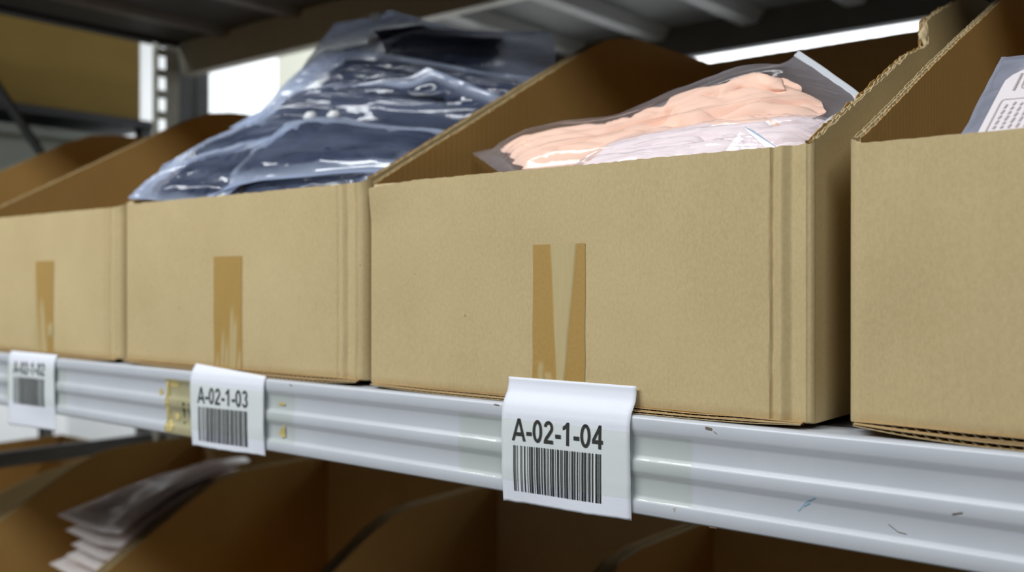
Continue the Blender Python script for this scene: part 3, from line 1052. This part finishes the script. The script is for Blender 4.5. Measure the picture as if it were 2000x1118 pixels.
def bag(name, label, group, edges, thick, back, film_m, cloth_m, seed, margin=(0.06, 0.06, 0.05, 0.10), cl=None, wr=0.0025, folds=0.004,
        ffreq=(3.0, 5.0), zip_at='top', zipw=0.045, sliders=(), zmat=None, n=52, mm=46, cloth_fn=None, cname='folded_garment', ch=0.86, cltop=None, tubes=()):
    """edges: bottom, top, left, right as lists of world points (u runs along bottom, v from bottom to top).
    thick: how far the face bulges along its normal, back: how far behind it."""
    S = coons(*edges, n, mm)
    NN = normals(S)
    c0 = S[mm // 2][n // 2]
    flip = NN[mm // 2][n // 2].dot(Vector((0.1, -0.8, 0.55))) < 0
    if flip: NN = [[-q for q in r] for r in NN]
    root = tag(empty(name, (c0.x, c0.y, min(min(q.z for q in r) for r in S))), label, 'bag', group)
    ml, mr_, mb_, mt = margin
    cl = cl or (ml + .04, mr_ + .04, mb_ + .04, mt + .05)

    def wrinkle(u, v):
        a = nz(u * 2.4 + 1.5 * v, v * 6.5 - u * 2, seed)
        c = nz(u * 6 - 4 * v, v * 9, seed + 4.7)
        return wr * ((1 - abs(a)) ** 3 * 1.4 + 0.7 * c + 0.35 * nz(u * 26, v * 21, seed + 8))

    fr, bk = [], []
    for j in range(mm + 1):
        v = j / mm
        r1, r2 = [], []
        for i in range(n + 1):
            u = i / n
            pu, pv = prof(u, ml, mr_), prof(v, mb_, mt)
            e = min(smooth(0, .05, u), smooth(0, .05, 1 - u), smooth(0, .04, v), smooth(0, .04, 1 - v))
            wv_ = wrinkle(u, v) * e
            flat = 0.0012 * nz(u * 6, v * 6, seed + 1)
            r1.append(S[j][i] + NN[j][i] * (thick * pu * pv * (0.85 + .3 * nz(u * 2.5, v * 2.5, seed)) + wv_ + flat + 0.0004))
            r2.append(S[j][i] - NN[j][i] * (back * pu * pv - flat + 0.0002))
        fr.append(r1); bk.append(r2)
    m = MB()
    m.grid(fr, 0, flip=flip); m.grid(bk, 0, flip=not flip)
    cc = []
    for j in range(mm + 1):
        for i in range(n + 1):
            u, v = i / n, j / mm
            wob = 0.03 * nz(u * 5, v * 5, seed + 20)
            c3 = cltop(u) if cltop else cl[3]
            q = (smooth(cl[0] - .03, cl[0] + .03, u + wob) * smooth(cl[1] - .03, cl[1] + .03, 1 - u + wob)
                 * smooth(cl[2] - .03, cl[2] + .03, v + wob) * smooth(c3 - .04, c3 + .04, 1 - v + wob))
            cc.append(q * (0.93 + 0.30 * nz(u * 4 + 3, v * 6, seed + 21)))
    m.a['contact'] = cc + cc
    m.build('plastic_bag', film_m, root, smooth=True)
    # garment inside: closed pillow with folds
    g = MB()
    gn, gm = 56, 48
    F_, K_ = [], []
    for j in range(gm + 1):
        r1, r2 = [], []
        for i in range(gn + 1):
            a, c = i / gn, j / gm
            wob = 0.025 * nz(c * 5, seed + 2.2) * (1 if a < .5 else -1)
            u = cl[0] + (1 - cl[0] - cl[1]) * a + wob * (1 - abs(2 * a - 1) * .0) * abs(2 * a - 1)
            v = cl[2] + (1 - cl[2] - (cltop(a) if cltop else cl[3])) * c + 0.02 * nz(a * 6, seed + 6.1) * abs(2 * c - 1)
            fi, fj = u * n, v * mm
            i0, j0 = min(int(fi), n - 1), min(int(fj), mm - 1)
            tu, tv = fi - i0, fj - j0
            P_ = (S[j0][i0] * (1 - tu) + S[j0][i0 + 1] * tu) * (1 - tv) + (S[j0 + 1][i0] * (1 - tu) + S[j0 + 1][i0 + 1] * tu) * tv
            nn = NN[j0][i0]
            pu, pv = prof(u, ml, mr_), prof(v, mb_, mt)
            ed = prof(a, 0, 0, .10) * prof(c, 0, 0, .10)
            h = thick * ch * pu * pv * (0.85 + .3 * nz(u * 2.5, v * 2.5, seed))
            wp = 0.5 * nz(a * 3, c * 3, seed + 15)
            n1_ = nz(a * ffreq[0] + .9 * c + wp, c * ffreq[1] - a * 1.1 + wp, seed + 11)
            n2_ = nz(a * ffreq[0] * 1.9 - 1.2 * c + wp, c * ffreq[1] * 1.6 + a * 1.5, seed + 17)
            f_ = folds * (.30 - 1.5 * math.exp(-(n1_ / .08) ** 2) - .35 * math.exp(-(n2_ / .07) ** 2)) + folds * .30 * nz(a * 9, c * 10, seed + 13)
            if cloth_fn: f_ += cloth_fn(a, c)
            r1.append(P_ + nn * ((h + min(f_, 0.0022 + thick * (0.86 - ch))) * ed)); r2.append(P_ - nn * (back * .85 * pu * pv * ed))
        F_.append(r1); K_.append(r2)
    g.grid(F_, 0, flip=flip); g.grid(K_, 0, flip=not flip)
    g.build(cname, cloth_m, root, smooth=True)

    def sp(u, v):
        i0, j0 = min(int(u * n), n - 1), min(int(v * mm), mm - 1)
        tu, tv = u * n - i0, v * mm - j0
        return ((S[j0][i0] * (1 - tu) + S[j0][i0 + 1] * tu) * (1 - tv) + (S[j0 + 1][i0] * (1 - tu) + S[j0 + 1][i0 + 1] * tu) * tv), NN[j0][i0]
    for uvs, rad in tubes:                     # rolled sleeves and cuffs
        P3_ = []
        for (u, v), r_ in zip(uvs, rad):
            p_, nn = sp(u, v)
            P3_.append(p_ + nn * max(0.004, thick * 1.0 - r_))
        C_ = resample(P3_, 26)
        tb = MB(); rows_ = []
        for k in range(27):
            d_ = (C_[min(k + 1, 26)] - C_[max(k - 1, 0)]).normalized()
            a_ = d_.cross(Vector((0, -.7, .7))).normalized(); b_ = a_.cross(d_)
            f = k / 26 * (len(rad) - 1); i_ = min(int(f), len(rad) - 2)
            r_ = (rad[i_] + (rad[i_ + 1] - rad[i_]) * (f - i_)) * min(1, .05 + 5 * k / 26) * (min(1, .05 + 5 * (26 - k) / 26))
            row = []
            for q_ in range(17):
                t_ = 2 * pi * q_ / 16
                w_ = 1 + .14 * sin(3 * t_ + k * .5) + .10 * nz(k * .35, cos(t_), seed) + .06 * sin(7 * t_ - k * .3)
                row.append(C_[k] + (a_ * cos(t_) + b_ * sin(t_) * .75) * r_ * w_)
            rows_.append(row)
        tb.grid(rows_)
        tb.build('rolled_sleeve', cloth_m, root, smooth=True)
    # zip strip
    z = MB()
    if zip_at == 'top':
        A = fr[-1]; k = max(1, int(round(zipw * mm))); Bq = fr[-1 - k]; NR = NN[-1]
    elif zip_at == 'right':
        k = max(1, int(round(zipw * n))); A = [r[-1] for r in fr]; Bq = [r[-1 - k] for r in fr]; NR = [r[-1] for r in NN]
    else: A = None
    if A:
        P_ = []
        for t in (0.0, .18, .3, .42, .55, .7, .82, 1.0):
            ridge = 0.0011 if t in (.3, .7) else 0.0005
            P_.append([a.lerp(c, t) + q * ridge for a, c, q in zip(A, Bq, NR)])
        z.grid(P_, 0, flip=not flip)
        zo = z.build('zip_strip', zmat or ZIP, root, smooth=True)
        for u in sliders:
            i = int(u * (len(A) - 1))
            pnt = A[i].lerp(Bq[i], 0.35) + NR[i] * 0.003
            d = (A[min(i + 1, len(A) - 1)] - A[max(i - 1, 0)]).normalized()
            up = NR[i]
            s_ = MB()
            s_.bar(pnt - d * .0065, pnt + d * .0065, 0.009, 0.008, up=up)
            s_.bar(pnt - d * .0035 + up * .004, pnt + d * .0035 + up * .004, 0.006, 0.004, up=up)
            s_.bar(pnt + d * .004 + up * .002, pnt + d * .009 + up * .004, 0.006, 0.006, up=up)
            s_.build('zip_slider', SLIDER, root, bevel=0.0012)
    return root


BG = 'navy clothes in frosted zip bags'


def pts(*a): return [at(*q) for q in a]


# navy pile, from the front of the box to its top; every corner measured with its own depth
bag('clothing_bag', 'frosted bag of navy clothes lying just behind the front edge, lowest of the pile', BG,
    (pts((425, 425, .635), (600, 410, .645), (752, 390, .664)), pts((462, 348, .690), (600, 335, .690), (760, 305, .690)),
     pts((425, 425, .635), (462, 348, .690)), pts((752, 390, .664), (760, 305, .690))),
    0.006, 0.02, FROST, NAVY, 1.3, zip_at=None, folds=.004)
bag('clothing_bag', 'frosted bag of navy clothes whose pale corner overhangs the front left of its box', BG,
    (pts((250, 388, .618), (330, 392, .622), (430, 392, .640)), pts((306, 340, .655), (380, 312, .680), (450, 290, .710), (560, 262, .74)),
     pts((250, 388, .618), (270, 368, .635), (306, 340, .655)), pts((430, 392, .640), (520, 320, .69), (560, 262, .74))),
    0.010, 0.009, FROST, NAVY, 2.9, margin=(.14, .04, .03, .10), cl=(.32, .05, .05, .24), zip_at=None)
bag('clothing_bag', 'second frosted bag of navy clothes up along the left wall of its box', BG,
    (pts((306, 342, .656), (420, 310, .69), (560, 270, .74)), pts((318, 322, .660), (370, 298, .690), (450, 262, .745), (530, 228, .80), (640, 205, .84)),
     pts((306, 342, .656), (318, 322, .660)), pts((560, 270, .74), (640, 205, .84))),
    0.008, 0.009, FROST, NAVY, 3.7, margin=(.10, .05, .02, .12), cl=(.25, .05, .05, .30), zip_at=None)
bag('clothing_bag', 'frosted bag of navy clothes with two white zip sliders, middle of the pile front', BG,
    (pts((398, 392, .632), (480, 358, .655), (660, 340, .660), (785, 332, .684)), pts((560, 242, .755), (610, 232, .76), (670, 231, .76), (760, 248, .765), (920, 262, .780)),
     pts((398, 392, .632), (432, 345, .67), (500, 290, .715), (560, 242, .755)), pts((785, 332, .684), (920, 262, .780))),
    0.016, 0.009, FROST, NAVY, 4.4, margin=(.10, .03, .06, .10), cl=(.17, .04, .09, .16), sliders=(0.17, 0.31), folds=.005)
bag('clothing_bag', 'frosted bag of navy clothes with a shiny zip edge and pointed corner, mid pile', BG,
    (pts((447, 250, .750), (540, 246, .765), (680, 262, .79), (1000, 300, .848)), pts((548, 206, .805), (640, 180, .815), (740, 158, .82), (800, 150, .82), (836, 132, .825)),
     pts((447, 250, .750), (500, 222, .78), (548, 206, .805)), pts((1000, 300, .848), (1020, 215, .865), (930, 170, .845), (836, 132, .825))),
    0.020, 0.009, FROST, NAVY, 5.6, margin=(.10, .05, .02, .07), cl=(.13, .06, .04, .13), zipw=.05, folds=.006, zmat=ZIPS)
bag('clothing_bag', 'frosted bag of navy clothes third from the top of the pile', BG,
    (pts((500, 228, .80), (640, 205, .84), (820, 205, .87), (1030, 240, .88)), pts((636, 98, .865), (720, 100, .875), (830, 118, .89), (950, 140, .91), (1060, 152, .93)),
     pts((500, 228, .80), (560, 160, .835), (636, 98, .865)), pts((1030, 240, .88), (1060, 152, .93))),
    0.012, 0.009, FROST, NAVY, 6.1, margin=(.12, .03, .03, .09), cl=(.17, .05, .05, .17), zip_at=None, folds=.005)
bag('clothing_bag', 'frosted bag of navy clothes with one white zip slider, second from the top', BG,
    (pts((530, 215, .82), (640, 150, .865), (830, 150, .90), (1075, 165, .94)), pts((672, 94, .88), (745, 80, .89), (800, 62, .90), (860, 57, .91), (960, 62, .935), (1075, 62, .96)),
     pts((530, 215, .82), (600, 150, .85), (672, 94, .88)), pts((1075, 165, .94), (1085, 110, .955), (1075, 62, .96))),
    0.014, 0.009, FROST, NAVY, 7.5, margin=(.14, .06, .03, .07), cl=(.36, .20, .05, .14), sliders=(0.19,), folds=.005)
bag('clothing_bag', 'frosted bag of navy clothes on the very top of the pile', BG,
    (pts((545, 200, .84), (640, 130, .88), (800, 100, .92), (960, 90, .95)), pts((655, 45, .905), (700, 38, .912), (738, 31, .918), (762, 19, .922)),
     pts((545, 200, .84), (600, 118, .875), (655, 45, .905)), pts((960, 90, .95), (930, 66, .95), (850, 45, .94), (762, 19, .922))),
    0.006, 0.014, FROST, NAVY, 8.2, margin=(.22, .06, .04, .12), cl=(.52, .10, .05, .40), sliders=(0.75,), folds=.003)

# peach bags
PG = 'peach clothes in clear zip bags'
bag('clothing_bag', 'clear zip bag of cream and pale pink clothes lying at the box front', PG,
    (pts((1090, 345, .632), (1350, 330, .632), (1588, 310, .642)), pts((1150, 306, .665), (1250, 278, .690), (1400, 250, .70), (1530, 236, .70), (1648, 234, .705)),
     pts((1090, 345, .632), (1150, 306, .665)), pts((1588, 310, .642), (1648, 234, .705))),
    0.010, 0.02, CLEARBAG, PALE, 21.4, margin=(.05, .04, .03, .04), cl=(.07, .05, .04, .05), zip_at=None, folds=.006, ffreq=(2.5, 5))
def roll(a, c):
    # rolled and twisted cloth towards the zip end
    r = 0.016 * math.exp(-((a - 0.66 - .10 * (c - .6)) / .055) ** 2) * smooth(.30, .5, c) * (1 - smooth(.85, .98, c))
    r += 0.011 * math.exp(-((a - 0.80 - .05 * c) / .040) ** 2) * smooth(.2, .35, c) * (1 - smooth(.6, .8, c))
    r -= 0.012 * math.exp(-((c - 0.34 - .15 * (a - .8)) / .035) ** 2) * smooth(.60, .72, a)
    r -= 0.006 * math.exp(-((a - 0.40 - .25 * c) / .03) ** 2)
    return r
bag('clothing_bag', 'clear zip bag of crumpled peach clothes with its zip end sticking up', PG,
    (pts((975, 336, .655), (1150, 322, .66), (1400, 275, .672), (1615, 248, .675)), pts((922, 300, .735), (1010, 280, .745), (1120, 262, .75), (1190, 247, .755), (1270, 212, .76), (1350, 176, .765), (1450, 140, .77), (1530, 124, .775), (1562, 101, .78)),
     pts((975, 336, .655), (948, 318, .69), (922, 300, .735)), pts((1615, 248, .675), (1660, 216, .705), (1684, 190, .728), (1622, 142, .755), (1562, 101, .78))),
    0.018, 0.014, CLEARBAG, PEACH, 22.8, margin=(.07, .05, .03, .05), cl=(.09, .09, .03, .24), zmat=ZIPS, zip_at='right', zipw=.028, folds=.0070, ffreq=(2.3, 3.0), cloth_fn=roll, wr=.0022, ch=.68,
    cltop=lambda a: .08 + .14 * smooth(.45, .85, a),
    tubes=(([(.70, .52), (.75, .66), (.80, .70), (.835, .62), (.85, .50)], [.008, .0095, .0095, .009, .007]),))
# upstanding light blue zip corner of the front bag
zc = tag(empty('empty_zip_bag', at(1470, 280, .655)), 'folded corner of a light blue zip bag poking over the box front', 'bag')
m = MB()
q = pts((1410, 305, .628), (1452, 249, .634), (1464, 262, .634), (1530, 305, .626))
m.grid([[q[0].lerp(q[1], t / 6) for t in range(7)], [q[3].lerp(q[2], t / 6) for t in range(7)]])
o = m.build('plastic_bag', CLEARBAG, zc)
m = MB()
qq = pts((1450, 248, .6325), (1472, 256, .6325), (1540, 305, .625), (1512, 305, .625))
m.face([m.vert(x) for x in qq])
o = m.build('zip_strip', ZIPB, zc); s_ = o.modifiers.new('s', 'SOLIDIFY'); s_.thickness = .0012

# bag with care label in the right-hand box
rb = bag('clothing_bag', 'cloudy grey bag with a printed care label in the right-hand box', None,
    (pts((1868, 275, .640), (2000, 262, .640), (2280, 235, .640)), pts((1956, 112, .748), (2010, 107, .748), (2330, 70, .748)),
     pts((1868, 275, .640), (1884, 254, .650), (1912, 196, .69), (1956, 112, .748)), pts((2280, 235, .640), (2330, 70, .748))),
    0.004, 0.016, FROST2, PALE, 31.0, margin=(.05, .05, .03, .05), cl=(.16, .06, .05, .14), zip_at=None, wr=.0008, folds=.002)


def quad_pt(u, v):
    a, c, d, e = at(1908, 296, .629), at(1978, 158, .718), at(2300, 130, .718), at(2250, 272, .629)
    return (a * (1 - v) + c * v) * (1 - u) + (e * (1 - v) + d * v) * u + Vector((0, -.0062, .0062))


m = MB()
P = []
for j in range(13):
    v = j / 12
    P.append([quad_pt(i / 20 + (0.10 * (max(0, v - .80) / .2) ** 2 * (1 - i / 20)), v) for i in range(21)])
m.grid(P); m.build('care_label', TAGP, rb)
m = MB()
def stroke(u0, v0, u1, v1, wd=.0005):
    a, c = quad_pt(u0, v0), quad_pt(u1, v1)
    d = (c - a).normalized(); s_ = d.cross(Vector((0, -.6, .8))).normalized() * wd
    e = Vector((0, -.0004, .0004))
    m.face([m.vert(x + e) for x in (a - s_, c - s_, c + s_, a + s_)])
def rrect(u0, v0, u1, v1, r=.03):
    P = []
    for cx, cy, a0 in ((u0 + r * .5, v0 + r * 2, 180), (u1 - r * .5, v0 + r * 2, 270), (u1 - r * .5, v1 - r * 2, 0), (u0 + r * .5, v1 - r * 2, 90)):
        for k in range(5):
            a = math.radians(a0 + 22.5 * k); P.append((cx + r * .5 * cos(a), cy + r * 2 * sin(a)))
    for p_, q_ in zip(P, P[1:] + P[:1]): stroke(*p_, *q_, .00035)
rrect(.05, .05, .50, .53); rrect(.135, .68, .5, .97)
rr = random.Random(3)
for k in range(5):
    u = .085 + k * .047
    v = .12
    while v < .46:
        l = rr.uniform(.03, .07); stroke(u + .02 * v, v, u + .02 * v + .008, min(v + l, .48), .0006); v += l + .022
v = .66
while v < .92:
    stroke(.090, v, .102, v + .016, .0008); v += .030
m.build('label_print', INK2, rb)

# pale pink pile in the lower left box and a bag in the box under tag 04
LGp = 'pale pink bags piled in the lower box'
lowpile = [(0.0, 'topmost cloudy bag of the pale pile in the lower left box'), (0.022, 'second cloudy bag down the pale pile in the lower left box'),
           (0.044, 'third cloudy bag down the pale pile in the lower left box'), (0.066, 'fourth cloudy bag down the pale pile in the lower left box'),
           (0.092, 'bottom pink bag of the pile in the lower left box')]
for k, (dz, lab) in enumerate(lowpile):
    def P3(x, y, z): return Vector((x, y, z - dz))
    dx = (0.0, 0.03, 0.05, 0.03, -0.03)[k]
    bag('clothing_bag', lab, LGp,
        ([P3(-1.735 + dx, .85, .934), P3(-1.61 + dx * .5, .845, .930), P3(-1.489, .83, .944)], [P3(-1.66 + dx, 1.12, .995), P3(-1.57, 1.12, 1.018), P3(-1.489, 1.08, 1.026)],
         [P3(-1.735 + dx, .85, .934), P3(-1.70 + dx, .96, .968), P3(-1.66 + dx, 1.12, .995)], [P3(-1.489, .83, .944), P3(-1.489, .95, 1.002), P3(-1.489, 1.08, 1.026)]),
        0.010, 0.008, PINKBAG, PINK, 41 + k, margin=(.08, .03, .04, .06), zip_at=None, n=30, mm=28, folds=.003)
bag('clothing_bag', 'faint pale bag deep in the dark box below tag A-02-1-04', None,
    ([Vector((-.98, .70, .78)), Vector((-.72, .70, .78))], [Vector((-.97, 1.05, .80)), Vector((-.74, 1.05, .80))],
     [Vector((-.98, .70, .78)), Vector((-.97, 1.05, .80))], [Vector((-.72, .70, .78)), Vector((-.74, 1.05, .80))]),
    0.02, 0.02, PINKBAG, PALE, 55, zip_at=None, n=30, mm=28)
